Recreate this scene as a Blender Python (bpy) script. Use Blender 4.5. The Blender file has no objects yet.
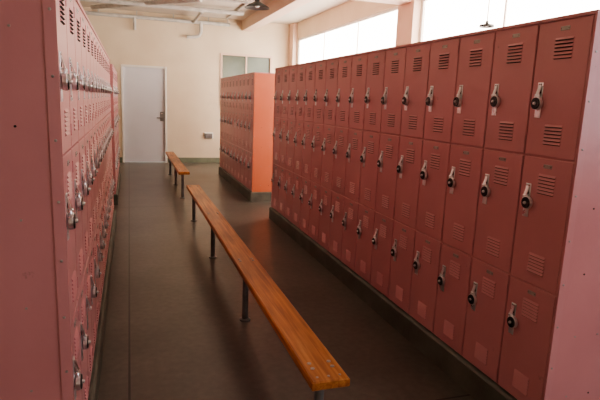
import bpy, math, random
from mathutils import Vector, Matrix
random.seed(7)
sc = bpy.context.scene
sc.view_settings.look = 'AgX - Medium High Contrast'
EYE = 1.56
F = 520.0
W = 0.305; TH = 0.600; BASE = 0.155; NT = 3
XR = 1.79; XL = -0.21; BD = 0.78
CEIL = 3.42; YB = 12.85; XW = 3.9; XWL = -3.0; YN = -3.5
BANK_TOP = BASE + NT*TH

# ------------------------------------------------------------- materials
def new_mat(name):
    m = bpy.data.materials.new(name); m.use_nodes = True
    nt = m.node_tree; b = nt.nodes['Principled BSDF']
    return m, nt, b
def mottled(name, c1, c2, scale=3.0, rough=0.5, metal=0.0, bump=0.0, bscale=60, rvar=0.1, detail=4.0, stretch=(1,1,1), spec=0.5, scuff=None):
    m, nt, b = new_mat(name)
    tc = nt.nodes.new('ShaderNodeTexCoord'); mp = nt.nodes.new('ShaderNodeMapping')
    mp.inputs['Scale'].default_value = stretch
    nt.links.new(tc.outputs['Object'], mp.inputs['Vector'])
    n = nt.nodes.new('ShaderNodeTexNoise'); n.inputs['Scale'].default_value = scale; n.inputs['Detail'].default_value = detail
    nt.links.new(mp.outputs[0], n.inputs['Vector'])
    r = nt.nodes.new('ShaderNodeValToRGB')
    r.color_ramp.elements[0].position = 0.3; r.color_ramp.elements[1].position = 0.7
    r.color_ramp.elements[0].color = (*c1, 1); r.color_ramp.elements[1].color = (*c2, 1)
    nt.links.new(n.outputs['Fac'], r.inputs['Fac'])
    out = r.outputs['Color']
    if scuff:
        sn = nt.nodes.new('ShaderNodeTexNoise'); sn.inputs['Scale'].default_value = scuff[0]; sn.inputs['Detail'].default_value = 8
        sn.inputs['Roughness'].default_value = 0.7
        nt.links.new(mp.outputs[0], sn.inputs['Vector'])
        sm = nt.nodes.new('ShaderNodeMapRange'); sm.inputs['From Min'].default_value = scuff[1]; sm.inputs['From Max'].default_value = scuff[1]+0.06
        sm.inputs['To Max'].default_value = scuff[2]
        nt.links.new(sn.outputs['Fac'], sm.inputs['Value'])
        mx = nt.nodes.new('ShaderNodeMix'); mx.data_type='RGBA'; mx.inputs[7].default_value = (*scuff[3],1)
        nt.links.new(sm.outputs[0], mx.inputs['Factor']); nt.links.new(out, mx.inputs[6]); out = mx.outputs[2]
    nt.links.new(out, b.inputs['Base Color'])
    mr = nt.nodes.new('ShaderNodeMapRange')
    mr.inputs['To Min'].default_value = max(0.02, rough-rvar); mr.inputs['To Max'].default_value = min(1, rough+rvar)
    nt.links.new(n.outputs['Fac'], mr.inputs['Value']); nt.links.new(mr.outputs[0], b.inputs['Roughness'])
    b.inputs['Metallic'].default_value = metal
    b.inputs['Specular IOR Level'].default_value = spec
    if bump > 0:
        n2 = nt.nodes.new('ShaderNodeTexNoise'); n2.inputs['Scale'].default_value = bscale
        nt.links.new(mp.outputs[0], n2.inputs['Vector'])
        bp = nt.nodes.new('ShaderNodeBump'); bp.inputs['Strength'].default_value = bump; bp.inputs['Distance'].default_value = 0.01
        nt.links.new(n2.outputs['Fac'], bp.inputs['Height']); nt.links.new(bp.outputs[0], b.inputs['Normal'])
    return m

SC=(9.0,0.66,0.45,(0.22,0.10,0.10))
M_PINK = mottled('locker_paint', (0.585,0.265,0.285), (0.645,0.305,0.325), 2.5, 0.32, bump=0.05, bscale=45, scuff=SC)
M_PINK2 = mottled('locker_frame_paint', (0.60,0.28,0.30), (0.66,0.32,0.34), 2.5, 0.32, bump=0.05, bscale=45, scuff=SC)
M_SUN_TINT = mottled('sun_tinted_paint', (0.64,0.19,0.095), (0.70,0.22,0.12), 2.0, 0.5)  # warm sunlight on the far block's end panels, painted in as salmon
M_DARK = mottled('slot_dark', (0.02,0.01,0.01), (0.035,0.015,0.015), 5, 0.8)
M_CHROME = mottled('chrome', (0.72,0.74,0.78), (0.88,0.90,0.93), 30, 0.30, metal=1.0)
M_BLACK = mottled('dial_black', (0.008,0.008,0.01), (0.015,0.015,0.018), 30, 0.3)
M_PLATE = mottled('number_plate_metal', (0.35,0.33,0.32), (0.5,0.48,0.46), 30, 0.4, metal=0.6)
M_CURB = mottled('curb_concrete', (0.08,0.085,0.07), (0.16,0.17,0.14), 5, 0.55, bump=0.2)
M_WALL = mottled('wall_plaster', (0.72,0.60,0.455), (0.81,0.70,0.55), 1.3, 0.75, bump=0.15, bscale=30, scuff=(1.6,0.60,0.25,(0.62,0.52,0.42)))
M_WALLR = mottled('wall_trim_paint', (0.72,0.54,0.43), (0.78,0.60,0.49), 1.3, 0.7)
M_CEIL = mottled('ceiling_paint', (0.60,0.54,0.47), (0.68,0.62,0.54), 1.0, 0.8, bump=0.1)
M_GREEN = mottled('baseboard_green', (0.16,0.18,0.13), (0.24,0.26,0.19), 4, 0.6)
M_DOOR = mottled('door_paint', (0.64,0.64,0.69), (0.70,0.70,0.75), 1.5, 0.45)
M_WHITE = mottled('window_frame_paint', (0.80,0.78,0.74), (0.86,0.84,0.80), 3, 0.5)
M_PIPE = mottled('pipe_steel', (0.50,0.49,0.47), (0.66,0.64,0.61), 8, 0.45, metal=0.0)
M_LEG = mottled('leg_steel', (0.16,0.17,0.18), (0.28,0.29,0.30), 12, 0.4, metal=0.6)
M_LAMP = mottled('lamp_enamel', (0.03,0.035,0.035), (0.06,0.065,0.065), 8, 0.4)
M_BULB, nt, b = new_mat('lamp_bulb'); b.inputs['Base Color'].default_value=(0.8,0.8,0.75,1); b.inputs['Roughness'].default_value=0.2

# wood
def wood():
    m, nt, b = new_mat('bench_wood')
    tc = nt.nodes.new('ShaderNodeTexCoord'); mp = nt.nodes.new('ShaderNodeMapping'); mp.inputs['Scale'].default_value=(14,0.55,14)
    nt.links.new(tc.outputs['Object'], mp.inputs['Vector'])
    n = nt.nodes.new('ShaderNodeTexNoise'); n.inputs['Scale'].default_value=3.5; n.inputs['Detail'].default_value=6; n.inputs['Distortion'].default_value=0.6
    nt.links.new(mp.outputs[0], n.inputs['Vector'])
    r = nt.nodes.new('ShaderNodeValToRGB'); e=r.color_ramp.elements
    e[0].position=0.30; e[0].color=(0.32,0.10,0.028,1); e[1].position=0.70; e[1].color=(0.68,0.32,0.105,1)
    x=e.new(0.5); x.color=(0.54,0.205,0.058,1)
    nt.links.new(n.outputs['Fac'], r.inputs['Fac'])
    n2 = nt.nodes.new('ShaderNodeTexNoise'); n2.inputs['Scale'].default_value=1.8; n2.inputs['Detail'].default_value=5
    nt.links.new(tc.outputs['Object'], n2.inputs['Vector'])
    mr = nt.nodes.new('ShaderNodeMapRange'); mr.inputs['From Min'].default_value=0.35; mr.inputs['From Max'].default_value=0.6
    mr.inputs['To Min'].default_value=0.62; mr.inputs['To Max'].default_value=1.0
    nt.links.new(n2.outputs['Fac'], mr.inputs['Value'])
    mx = nt.nodes.new('ShaderNodeMix'); mx.data_type='RGBA'; mx.blend_type='MULTIPLY'; mx.inputs['Factor'].default_value=1
    nt.links.new(r.outputs[0], mx.inputs[6]); nt.links.new(mr.outputs[0], mx.inputs[7])
    nt.links.new(mx.outputs[2], b.inputs['Base Color'])
    b.inputs['Roughness'].default_value=0.36
    return m
M_WOOD = wood()

def floor_mat():
    m, nt, b = new_mat('floor_concrete')
    tc = nt.nodes.new('ShaderNodeTexCoord')
    n = nt.nodes.new('ShaderNodeTexNoise'); n.inputs['Scale'].default_value=1.3; n.inputs['Detail'].default_value=7; n.inputs['Roughness'].default_value=0.55
    nt.links.new(tc.outputs['Object'], n.inputs['Vector'])
    r = nt.nodes.new('ShaderNodeValToRGB'); e=r.color_ramp.elements
    e[0].position=0.25; e[0].color=(0.078,0.070,0.060,1); e[1].position=0.75; e[1].color=(0.150,0.138,0.118,1)
    nt.links.new(n.outputs['Fac'], r.inputs['Fac'])
    n3 = nt.nodes.new('ShaderNodeTexNoise'); n3.inputs['Scale'].default_value=22; n3.inputs['Detail'].default_value=5
    nt.links.new(tc.outputs['Object'], n3.inputs['Vector'])
    m3 = nt.nodes.new('ShaderNodeMapRange'); m3.inputs['From Min'].default_value=0.3; m3.inputs['From Max'].default_value=0.7
    m3.inputs['To Min'].default_value=0.84; m3.inputs['To Max'].default_value=1.12
    nt.links.new(n3.outputs['Fac'], m3.inputs['Value'])
    mx = nt.nodes.new('ShaderNodeMix'); mx.data_type='RGBA'; mx.blend_type='MULTIPLY'; mx.inputs['Factor'].default_value=1
    nt.links.new(r.outputs[0], mx.inputs[6]); nt.links.new(m3.outputs[0], mx.inputs[7])
    sep = nt.nodes.new('ShaderNodeSeparateXYZ'); nt.links.new(tc.outputs['Object'], sep.inputs[0])
    def joint(sock, off, period):
        a=nt.nodes.new('ShaderNodeMath'); a.operation='ADD'; a.inputs[1].default_value=off; nt.links.new(sep.outputs[sock], a.inputs[0])
        p=nt.nodes.new('ShaderNodeMath'); p.operation='PINGPONG'; p.inputs[1].default_value=period/2; nt.links.new(a.outputs[0], p.inputs[0])
        l=nt.nodes.new('ShaderNodeMath'); l.operation='LESS_THAN'; l.inputs[1].default_value=0.006; nt.links.new(p.outputs[0], l.inputs[0])
        return l
    j1=joint('X',0.03,3.9); j2=joint('Y',-2.2,5.4)
    mxx=nt.nodes.new('ShaderNodeMath'); mxx.operation='MAXIMUM'; nt.links.new(j1.outputs[0],mxx.inputs[0]); nt.links.new(j2.outputs[0],mxx.inputs[1])
    m2 = nt.nodes.new('ShaderNodeMix'); m2.data_type='RGBA'; m2.inputs[7].default_value=(0.03,0.026,0.022,1)
    nt.links.new(mxx.outputs[0], m2.inputs['Factor']); nt.links.new(mx.outputs[2], m2.inputs[6])
    nt.links.new(m2.outputs[2], b.inputs['Base Color'])
    b.inputs['Roughness'].default_value=0.31
    bp = nt.nodes.new('ShaderNodeBump'); bp.inputs['Strength'].default_value=0.08; bp.inputs['Distance'].default_value=0.01
    nt.links.new(n3.outputs['Fac'], bp.inputs['Height']); nt.links.new(bp.outputs[0], b.inputs['Normal'])
    return m
M_FLOOR = floor_mat()
def pane_mat(name, col, strength):
    m, nt, b = new_mat(name)
    b.inputs['Base Color'].default_value=(0.8,0.8,0.8,1); b.inputs['Roughness'].default_value=0.6
    tc = nt.nodes.new('ShaderNodeTexCoord'); n=nt.nodes.new('ShaderNodeTexNoise'); n.inputs['Scale'].default_value=0.8
    nt.links.new(tc.outputs['Object'], n.inputs['Vector'])
    mr=nt.nodes.new('ShaderNodeMapRange'); mr.inputs['To Min'].default_value=strength*0.8; mr.inputs['To Max'].default_value=strength*1.2
    nt.links.new(n.outputs['Fac'], mr.inputs['Value'])
    b.inputs['Emission Color'].default_value=(*col,1); nt.links.new(mr.outputs[0], b.inputs['Emission Strength'])
    return m
M_PANE = pane_mat('frosted_daylight_glass', (1.0,0.905,0.78), 10.0)
M_PANE_DIMMED = pane_mat('frosted_dimmed_glass', (0.97,0.92,0.98), 3.8)  # glow of the unseen near bay, turned down to darken the foreground
M_PANE2 = mottled('dim_glass', (0.10,0.13,0.10), (0.16,0.19,0.15), 2, 0.15)

# ------------------------------------------------------------- mesh builder
class MB:
    def __init__(s): s.v=[]; s.f=[]; s.m=[]; s.mats=[]
    def mi(s,mat):
        if mat not in s.mats: s.mats.append(mat)
        return s.mats.index(mat)
    def add(s,vs,fs,mat):
        o=len(s.v); s.v.extend(vs); k=s.mi(mat)
        for f in fs: s.f.append(tuple(i+o for i in f)); s.m.append(k)
    def box(s,x0,x1,y0,y1,z0,z1,mat):
        vs=[(x0,y0,z0),(x1,y0,z0),(x1,y1,z0),(x0,y1,z0),(x0,y0,z1),(x1,y0,z1),(x1,y1,z1),(x0,y1,z1)]
        s.add(vs,[(3,2,1,0),(4,5,6,7),(0,1,5,4),(1,2,6,5),(2,3,7,6),(3,0,4,7)],mat)
    def cbox(s,x0,x1,y0,y1,z0,z1,c,mat):
        vs=[(x0,y0,z0),(x1,y0,z0),(x1,y1,z0),(x0,y1,z0),
            (x0,y0,z1-c),(x1,y0,z1-c),(x1,y1,z1-c),(x0,y1,z1-c),
            (x0+c,y0+c,z1),(x1-c,y0+c,z1),(x1-c,y1-c,z1),(x0+c,y1-c,z1)]
        fs=[(3,2,1,0),(8,9,10,11)]
        for i in range(4):
            j=(i+1)%4; fs.append((i,j,4+j,4+i)); fs.append((4+i,4+j,8+j,8+i))
        s.add(vs,fs,mat)
    def tube(s,pts,rads,seg,mat,cap=True):
        pts=[Vector(p) for p in pts]
        if not isinstance(rads,(list,tuple)): rads=[rads]*len(pts)
        vs=[];fs=[]
        n=len(pts); prev=None
        for i,p in enumerate(pts):
            t=(pts[min(i+1,n-1)]-pts[max(i-1,0)]).normalized()
            if prev is None:
                a=Vector((0,0,1)) if abs(t.z)<0.9 else Vector((1,0,0))
                u=t.cross(a).normalized()
            else:
                u=(prev-t*prev.dot(t)).normalized()
            prev=u; w=t.cross(u)
            for k in range(seg):
                an=2*math.pi*k/seg
                vs.append(tuple(p+(u*math.cos(an)+w*math.sin(an))*rads[i]))
        for i in range(n-1):
            for k in range(seg):
                k2=(k+1)%seg
                fs.append((i*seg+k,i*seg+k2,(i+1)*seg+k2,(i+1)*seg+k))
        if cap:
            fs.append(tuple(reversed(range(seg)))); fs.append(tuple(range((n-1)*seg,n*seg)))
        s.add(vs,fs,mat)
    def lathe(s,cx,cy,prof,seg,mat):
        vs=[];fs=[]
        for r,z in prof:
            for k in range(seg):
                a=2*math.pi*k/seg; vs.append((cx+r*math.cos(a),cy+r*math.sin(a),z))
        for i in range(len(prof)-1):
            for k in range(seg):
                k2=(k+1)%seg; fs.append((i*seg+k,i*seg+k2,(i+1)*seg+k2,(i+1)*seg+k))
        s.add(vs,fs,mat)
    def put(s,t,fn):
        o=len(s.v); s.v.extend(fn(p) for p in t.v)
        mp=[s.mi(m) for m in t.mats]
        for f,k in zip(t.f,t.m): s.f.append(tuple(i+o for i in f)); s.m.append(mp[k])
    def obj(s,name,smooth=False,origin=None):
        me=bpy.data.meshes.new(name)
        vs=s.v
        if origin: vs=[(a-origin[0],b-origin[1],c-origin[2]) for a,b,c in vs]
        me.from_pydata(vs,[],s.f); me.update()
        for m in s.mats: me.materials.append(m)
        me.polygons.foreach_set('material_index', s.m)
        o=bpy.data.objects.new(name,me); sc.collection.objects.link(o)
        if origin: o.location=origin
        if smooth:
            me.polygons.foreach_set('use_smooth',[True]*len(s.f))
            me.set_sharp_from_angle(angle=math.radians(35))
        return o

# ------------------------------------------------------------- locker door template (u across, v up, n outward)
def door_template(dv):
    t=MB(); g=0.0045
    t.cbox(g,W-g,g,TH-g,-0.012,0.0,0.0025,M_PINK)
    def louvers(vc):
        for i in range(6):
            v=vc+(i-2.5)*0.0155; u0=0.112; u1=0.215; p=0.0065; h=0.0105
            vs=[(u0,v+h,0.0),(u1,v+h,0.0),(u1-0.003,v,p),(u0+0.003,v,p),(u0,v-0.002,0.0003),(u1,v-0.002,0.0003)]
            t.add(vs,[(3,2,1,0),(0,4,3),(1,2,5)],M_PINK)
            t.add([vs[3],vs[2],vs[5],vs[4]],[(3,2,1,0)],M_DARK)
            t.box(u0+0.003,u1-0.003,v-0.0040,v-0.0018,0.0,0.0006,M_DARK)
    louvers(TH-0.125); louvers(0.10)
    t.cbox(0.135,0.185,TH-0.048,TH-0.030,0.0,0.0022,0.001,M_PLATE)
    for u in (0.139,0.181): t.tube([(u,TH-0.039,0.002),(u,TH-0.039,0.0035)],0.0018,6,M_DARK)
    # latch plate
    t.cbox(0.040,0.074,0.175+dv,0.335+dv,0.0,0.004,0.002,M_CHROME)
    t.box(0.047,0.067,0.285+dv,0.327+dv,0.0040,0.0045,M_DARK)
    # lift handle
    vs=[(0.048,0.326,0.004),(0.066,0.326,0.004),(0.066,0.280,0.018),(0.048,0.280,0.018),(0.048,0.320,0.0),(0.066,0.320,0.0),(0.066,0.276,0.014),(0.048,0.276,0.014)]
    vs=[(a,b_+dv,c) for a,b_,c in vs]
    t.add(vs,[(3,2,1,0),(4,5,6,7),(0,1,5,4),(1,2,6,5),(2,3,7,6),(3,0,4,7)],M_CHROME)
    t.cbox(0.046,0.068,0.270+dv,0.282+dv,0.010,0.022,0.003,M_CHROME)
    # hasp staple
    t.tube([(0.057,0.280+dv,0.0),(0.057,0.280+dv,0.010),(0.057,0.276+dv,0.016),(0.057,0.268+dv,0.016),(0.057,0.263+dv,0.010),(0.057,0.263+dv,0.0)],0.003,6,M_CHROME)
    for v in (0.182,0.329): t.tube([(0.057,v+dv,0.003),(0.057,v+dv,0.0058)],0.0035,8,M_CHROME)
    for v in (0.07,TH-0.07): t.tube([(W-0.006,v-0.022,0.001),(W-0.006,v+0.022,0.001)],0.0035,6,M_PINK)
    return t
def padlock_template(ang):
    t=MB(); cu,cv,cn=0.0,-0.032,0.0
    R=0.030
    t.tube([(cu,cv,cn-0.009),(cu,cv,cn-0.007),(cu,cv,cn+0.006),(cu,cv,cn+0.008)],[R-0.003,R,R,R-0.002],18,M_CHROME)
    t.tube([(cu,cv,cn+0.008),(cu,cv,cn+0.011),(cu,cv,cn+0.012)],[0.0270,0.0260,0.023],18,M_BLACK)
    t.tube([(cu,cv,cn+0.012),(cu,cv,cn+0.019),(cu,cv,cn+0.021)],[0.008,0.0065,0.004],10,M_CHROME)
    pts=[(0.013,cv+0.018,0)]
    for k in range(9):
        a=math.pi*k/8; pts.append((0.013*math.cos(a),0.013*math.sin(a)-0.004,0))
    pts.append((-0.013,cv+0.018,0)); t.tube(pts,0.0035,6,M_CHROME)
    c,s=math.cos(ang),math.sin(ang)
    t.v=[(c*x-s*y,s*x+c*y,z) for x,y,z in t.v]
    return t
DV=[0.135,0.135,0.0]
DOORS={0.135:door_template(0.135),0.0:door_template(0.0)}
PADS=[padlock_template(a) for a in (-0.1,0.0,0.12,0.25,0.4,0.6)]

def locker_bank(face_dir, xf, y0, n, endmat=None, missing=0.05):
    """face_dir -1: doors face -X (right bank); +1: doors face +X"""
    b=MB(); y1=y0+n*W
    if face_dir<0: xa,xb=xf+0.010,xf+BD
    else: xa,xb=xf-BD,xf-0.010
    b.box(xa,xb,y0,y1,BASE,BANK_TOP,M_PINK2)
    def T(uoff,voff):
        if face_dir<0: return lambda p:(xf-p[2], y1-(uoff+p[0]), voff+p[1])
        return lambda p:(xf+p[2], y0+uoff+p[0], voff+p[1])
    for i in range(n):
        for j in range(NT):
            b.put(DOORS[DV[j]],T(i*W,BASE+j*TH))
            if random.random()>missing:
                pd=random.choice(PADS)
                f=T(i*W+0.057,BASE+j*TH+0.272+DV[j])
                b.put(pd,lambda p,f=f:f((p[0],p[1],p[2]+0.015)))
    if face_dir<0: cx0,cx1=xf-0.004,xb+0.004
    else: cx0,cx1=xa-0.004,xf+0.004
    b.box(cx0,cx1,y0-0.016,y1+0.016,BANK_TOP,BANK_TOP+0.014,M_PINK2)
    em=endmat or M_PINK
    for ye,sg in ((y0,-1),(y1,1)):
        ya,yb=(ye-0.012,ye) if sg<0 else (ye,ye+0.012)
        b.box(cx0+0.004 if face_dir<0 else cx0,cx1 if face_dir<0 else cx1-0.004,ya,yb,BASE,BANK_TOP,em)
        yf=ya if sg<0 else yb
        for cx in (cx0,cx1):
            ins = 0.036 if cx==cx0 else -0.036
            x_a,x_b=sorted((cx,cx+ins))
            y_a,y_b=sorted((yf,yf+sg*0.004))
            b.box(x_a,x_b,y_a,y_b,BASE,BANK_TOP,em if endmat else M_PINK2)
            z=BASE+0.06
            while z<BANK_TOP-0.03:
                xm=(x_a+x_b)/2
                b.tube([(xm,yf+sg*0.003,z),(xm,yf+sg*0.0065,z),(xm,yf+sg*0.0075,z)],[0.0052,0.0045,0.002],8,M_PLATE)
                z+=0.199
        for k in range(1,6):
            xm=cx0+(cx1-cx0)*k/6.0
            z=BASE+0.10
            while z<BANK_TOP:
                b.tube([(xm,yf-sg*0.001,z),(xm,yf+sg*0.002,z)],0.0042,8,M_PLATE if (k+int(z*7))%3 else M_DARK)
                z+=0.299
    o=b.obj('locker_bank',origin=((xa+xb)/2,y0,0))
    return o
def curb(xf,face_dir,y0,y1):
    b=MB()
    xa,xb=(xf-0.025,xf+BD+0.02) if face_dir<0 else (xf-BD-0.02,xf+0.025)
    y0-=0.03;y1+=0.03;c=0.012
    vs=[]
    for z,i in ((0,0),(BASE-c,0),(BASE-0.0005,c)):
        vs+= [(xa+i,y0+i,z),(xb-i,y0+i,z),(xb-i,y1-i,z),(xa+i,y1-i,z)]
    fs=[(3,2,1,0),(8,9,10,11)]
    for l in (0,4):
        for k in range(4):
            j=(k+1)%4; fs.append((l+k,l+j,l+4+j,l+4+k))
    b.add(vs,fs,M_CURB)
    b.obj('locker_plinth')
Y1=1.728; N1=16; Y2=7.8; N2=10
locker_bank(-1,XR,Y1,N1); curb(XR,-1,Y1,Y1+N1*W)
locker_bank(-1,XR,Y2,N2,endmat=M_SUN_TINT); curb(XR,-1,Y2,Y2+N2*W)
locker_bank(1,XL,Y1+0.1,N1); curb(XL,1,Y1+0.1,Y1+0.1+N1*W)
locker_bank(1,XL,Y2,N2); curb(XL,1,Y2,Y2+N2*W)

# ------------------------------------------------------------- benches
def bench(xc,y0,y1,legs):
    b=MB(); w=0.165; zt=0.45; th=0.042; c=0.006
    x0,x1=xc-w/2,xc+w/2
    vs=[]
    for z,i in ((zt-th,c),(zt-th+c,0),(zt-c,0),(zt,c)):
        vs+=[(x0+i,y0+i,z),(x1-i,y0+i,z),(x1-i,y1-i,z),(x0+i,y1-i,z)]
    fs=[(3,2,1,0),(12,13,14,15)]
    for l in (0,4,8):
        for k in range(4):
            j=(k+1)%4; fs.append((l+k,l+j,l+4+j,l+4+k))
    b.add(vs,fs,M_WOOD)
    for yl in legs:
        b.tube([(xc,yl,0.012),(xc,yl,zt-th-0.006)],0.021,16,M_LEG)
        b.tube([(xc,yl,0.0),(xc,yl,0.010),(xc,yl,0.014)],[0.04,0.04,0.03],20,M_LEG)
        b.box(xc-0.06,xc+0.06,yl-0.035,yl+0.035,zt-th-0.007,zt-th,M_LEG)
        for dx in (-0.045,0.045):
            for dy in (-0.022,0.022):
                b.tube([(xc+dx,yl+dy,zt-0.001),(xc+dx,yl+dy,zt+0.0025),(xc+dx,yl+dy,zt+0.0035)],[0.010,0.009,0.005],10,M_PLATE)
    for ye in (y0+0.035,):
        for dx in (-0.05,0.0,0.05):
            b.tube([(xc+dx,ye,zt-0.001),(xc+dx,ye,zt+0.002)],0.006,8,M_PLATE)
    b.obj('locker_room_bench',origin=(xc,y0,0))
bench(0.762,1.80,6.74,[1.93,3.46,5.0,6.62])
bench(0.770,7.95,11.0,[8.2,9.5,10.8])

# ------------------------------------------------------------- room
def room():
    t=0.2
    f=MB(); f.box(XWL-t,XW+t,YN-t,YB+t,-0.1,0.0,M_FLOOR); f.obj('floor')
    f=MB(); f.box(XWL-t,XW+t,YN-t,YB+t,CEIL,CEIL+0.1,M_CEIL); f.obj('ceiling')
    f=MB(); f.box(XWL-t,XWL,YN-t,YB+t,0,CEIL,M_WALL); f.obj('wall_left')
    f=MB(); f.box(XWL,XW,YN-t,YN,0,CEIL,M_WALL); f.obj('wall_back')
    dx0,dx1,dz=-0.17,0.85,2.24
    wx0,wx1,wz0,wz1=2.1,3.38,1.35,2.64
    f=MB()
    f.box(XWL,dx0,YB,YB+t,0,CEIL,M_WALL); f.box(dx0,dx1,YB,YB+t,dz,CEIL,M_WALL)
    f.box(dx1,wx0,YB,YB+t,0,CEIL,M_WALL); f.box(wx0,wx1,YB,YB+t,0,wz0,M_WALL)
    f.box(wx0,wx1,YB,YB+t,wz1,CEIL,M_WALL); f.box(wx1,XW,YB,YB+t,0,CEIL,M_WALL)
    f.obj('wall_far')
    d=MB()
    d.box(dx0+0.045,dx1-0.045,YB+0.03,YB+0.075,0.008,dz-0.045,M_DOOR)
    d.box(dx0+0.001,dx0+0.045,YB-0.015,YB+0.12,0.0,dz-0.001,M_WHITE)
    d.box(dx1-0.045,dx1-0.001,YB-0.015,YB+0.12,0.0,dz-0.001,M_WHITE)
    d.box(dx0+0.045,dx1-0.045,YB-0.015,YB+0.12,dz-0.045,dz-0.001,M_WHITE)
    hx=dx1-0.12
    d.box(hx-0.04,hx+0.04,YB+0.022,YB+0.03,0.98,1.20,M_LEG)
    d.tube([(hx,YB+0.025,1.06),(hx,YB-0.03,1.06)],0.014,10,M_LEG)
    d.tube([(hx+0.01,YB-0.03,1.06),(hx-0.12,YB-0.03,1.06)],0.013,10,M_LEG)
    d.tube([(hx,YB+0.03,1.16),(hx,YB+0.012,1.16)],0.018,12,M_PIPE)
    for z in (0.3,1.1,1.9): d.tube([(dx0+0.045,YB+0.025,z-0.05),(dx0+0.045,YB+0.025,z+0.05)],0.008,8,M_PIPE)
    d.obj('door_1')
    w=MB(); s=0.05
    w.box(wx0+.001,wx0+s,YB-0.02,YB+0.1,wz0+.001,wz1-.001,M_WALLR); w.box(wx1-s,wx1-.001,YB-0.02,YB+0.1,wz0+.001,wz1-.001,M_WALLR)
    w.box(wx0+s,wx1-s,YB-0.02,YB+0.1,wz1-s,wz1-.001,M_WALLR); w.box(wx0+s,wx1-s,YB-0.03,YB+0.1,wz0+.001,wz0+s,M_WALLR)
    xm=(wx0+wx1)/2; w.box(xm-0.02,xm+0.02,YB+0.02,YB+0.08,wz0+s,wz1-s,M_WALLR)
    w.box(wx0+s,wx1-s,YB+0.045,YB+0.055,wz0+s,wz1-s,M_PANE2)
    w.obj('window_1')
    bays=[(-3.0,1.0),(1.5,6.78),(7.25,12.45)]  # first bay is out of view, added to light the near end panels
    wz0,wz1=1.25,3.05
    f=MB()
    f.box(XW,XW+t,YN-t,YB+t,0,wz0,M_WALL); f.box(XW,XW+t,YN-t,YB+t,wz1,CEIL,M_WALL)
    ys=[YN-t]+[v for b_ in bays for v in b_]+[YB+t]
    for a,c in zip(ys[0::2],ys[1::2]): f.box(XW,XW+t,a,c,wz0,wz1,M_WALL)
    f.obj('wall_right')
    for i,(a,c) in enumerate(bays):
        w=MB(); s=0.05
        w.box(XW+0.02,XW+0.1,a+.001,a+s,wz0+.001,wz1-.001,M_WHITE); w.box(XW+0.02,XW+0.1,c-s,c-.001,wz0+.001,wz1-.001,M_WHITE)
        w.box(XW+0.02,XW+0.1,a+s,c-s,wz0+.001,wz0+s,M_WHITE); w.box(XW+0.02,XW+0.1,a+s,c-s,wz1-s,wz1-.001,M_WHITE)
        n=3
        for k in range(1,n):
            y=a+(c-a)*k/n; w.box(XW+0.04,XW+0.08,y-0.012,y+0.012,wz0+s,wz1-s,M_WHITE)
        for z in (wz0+(wz1-wz0)/3,): w.box(XW+0.045,XW+0.075,a+s,c-s,z-0.012,z+0.012,M_WHITE)
        w.box(XW+0.055,XW+0.062,a+s,c-s,wz0+s,wz1-s,M_PANE if i>0 else M_PANE_DIMMED)
        w.obj('window_%d'%(i+2))
    p=MB()
    for a,c in ((1.0,1.5),(6.78,7.25),(12.5,YB-0.001)): p.box(XW-0.10,XW-.001,a,c,0.0,CEIL-0.001,M_WALLR)
    p.obj('wall_pilasters')
    q=MB()
    q.box(2.62,2.86,YN+.001,YB-.001,CEIL-0.24,CEIL-0.001,M_WALLR); q.obj('ceiling_beam')
    for yb in (1.25,7.0):
        q=MB(); q.box(XWL+.001,2.62,yb-0.15,yb+0.15,CEIL-0.30,CEIL-0.001,M_WALLR); q.box(2.86,XW-.001,yb-0.15,yb+0.15,CEIL-0.42,CEIL-0.001,M_WALLR)
        q.obj('ceiling_beam')
    g=MB()
    g.box(XWL+.001,dx0-0.005,YB-0.02,YB-.0005,0,0.12,M_GREEN); g.box(dx1+0.005,XW-0.11,YB-0.02,YB-.0005,0,0.12,M_GREEN)
    g.obj('baseboard_far')
room()

# pipes on far wall / ceiling
p=MB(); yp=YB-0.10
p.tube([(-1.2,yp,CEIL-0.14),(2.3,yp,CEIL-0.14)],0.042,12,M_PIPE)
for x in (-0.6,0.2,1.0,1.8,2.25): p.tube([(x,yp,CEIL-0.12),(x,yp,CEIL-0.001)],0.012,8,M_PIPE)
p.tube([(1.62,yp-0.01,CEIL-0.13),(1.62,yp-0.01,CEIL-0.36),(1.58,yp-0.01,CEIL-0.44),(1.50,yp-0.01,CEIL-0.47),(1.30,yp-0.01,CEIL-0.49)],0.04,12,M_PIPE)
p.tube([(0.15,yp-0.01,CEIL-0.13),(0.15,yp-0.01,CEIL-0.42)],0.035,12,M_PIPE)
p.tube([(1.45,yp,CEIL-0.14),(1.45,11.2,CEIL-0.14)],0.035,12,M_PIPE)
p.tube([(-0.9,11.2,CEIL-0.10),(2.3,11.2,CEIL-0.10)],0.045,12,M_PIPE)
p.tube([(-0.7,12.3,CEIL-0.08),(1.3,10.2,CEIL-0.08)],0.045,12,M_PIPE)
p.obj('ceiling_pipework')
p=MB()
p.tube([(0.15,10.4,CEIL-0.022),(2.2,10.4,CEIL-0.022)],0.02,10,M_PIPE)
p.tube([(2.2,10.4,CEIL-0.022),(2.2,12.6,CEIL-0.022)],0.02,10,M_PIPE)
p.obj('ceiling_conduit')

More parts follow.
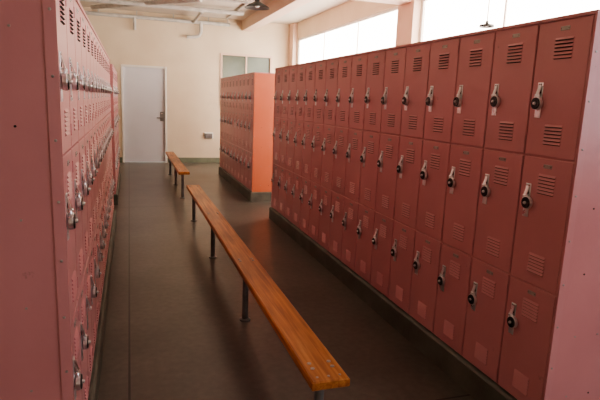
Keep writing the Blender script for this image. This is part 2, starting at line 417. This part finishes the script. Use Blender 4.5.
def pendant(x,y,ztop,zs,r,name='pendant_lamp'):
    b=MB()
    b.tube([(x,y,ztop),(x,y,ztop-0.02)],0.05,16,M_LAMP)
    b.tube([(x,y,ztop-0.02),(x,y,zs+r*0.75)],0.009 if r>0.1 else 0.004,8,M_LAMP)
    b.lathe(x,y,[(0.0,zs+r*0.8),(r*0.18,zs+r*0.8),(r*0.2,zs+r*0.5),(r*0.6,zs+r*0.3),(r*0.95,zs+0.02),(r,zs),(r*0.97,zs+0.001),(r*0.58,zs+r*0.28),(r*0.17,zs+r*0.45)],24,M_LAMP)
    b.lathe(x,y,[(0.0,zs+0.01),(r*0.16,zs+r*0.08),(r*0.2,zs+r*0.2),(r*0.12,zs+r*0.4),(0,zs+r*0.45)],16,M_BULB)
    b.obj(name,smooth=True)
pendant(2.15,9.3,CEIL-.001,3.13,0.22)
pendant(3.30,4.45,CEIL-.001,2.34,0.07)

# wall outlet box
b=MB(); b.cbox(-0.11,0.11,-0.08,0.08,0,0.02,0.006,M_WHITE); b.cbox(-0.085,0.085,-0.055,0.055,0.02,0.06,0.006,M_LEG)
b.v=[(1.83+x,YB-0.0005-z,0.66+y) for x,y,z in b.v]; b.f=[tuple(reversed(f)) for f in b.f]
b.obj('wall_outlet')

# ------------------------------------------------------------- world
w=bpy.data.worlds.new('World'); sc.world=w; w.use_nodes=True
nt=w.node_tree; bg=nt.nodes['Background']
sky=nt.nodes.new('ShaderNodeTexSky'); sky.sky_type='NISHITA'; sky.sun_disc=False; sky.sun_elevation=math.radians(40)
nt.links.new(sky.outputs[0],bg.inputs['Color']); bg.inputs['Strength'].default_value=0.2

# ------------------------------------------------------------- camera
d=Vector((-171,-105,F)).normalized()
nx=-110.0; ny=(F*F-171*nx)/105.0
n=Vector((nx,ny,F)).normalized()
n=(n-d*n.dot(d)).normalized()
r=n.cross(d)
right=Vector((r.x,d.x,-n.x)); down=Vector((r.y,d.y,-n.y)); fwd=Vector((r.z,d.z,-n.z))
cam=bpy.data.cameras.new('camera'); co=bpy.data.objects.new('camera',cam); sc.collection.objects.link(co)
R=Matrix((right,-down,-fwd)).transposed()
co.matrix_world=Matrix.Translation((0,0,EYE))@R.to_4x4()
cam.sensor_width=36; cam.lens=F/600*36; cam.clip_start=0.05
sc.camera=co
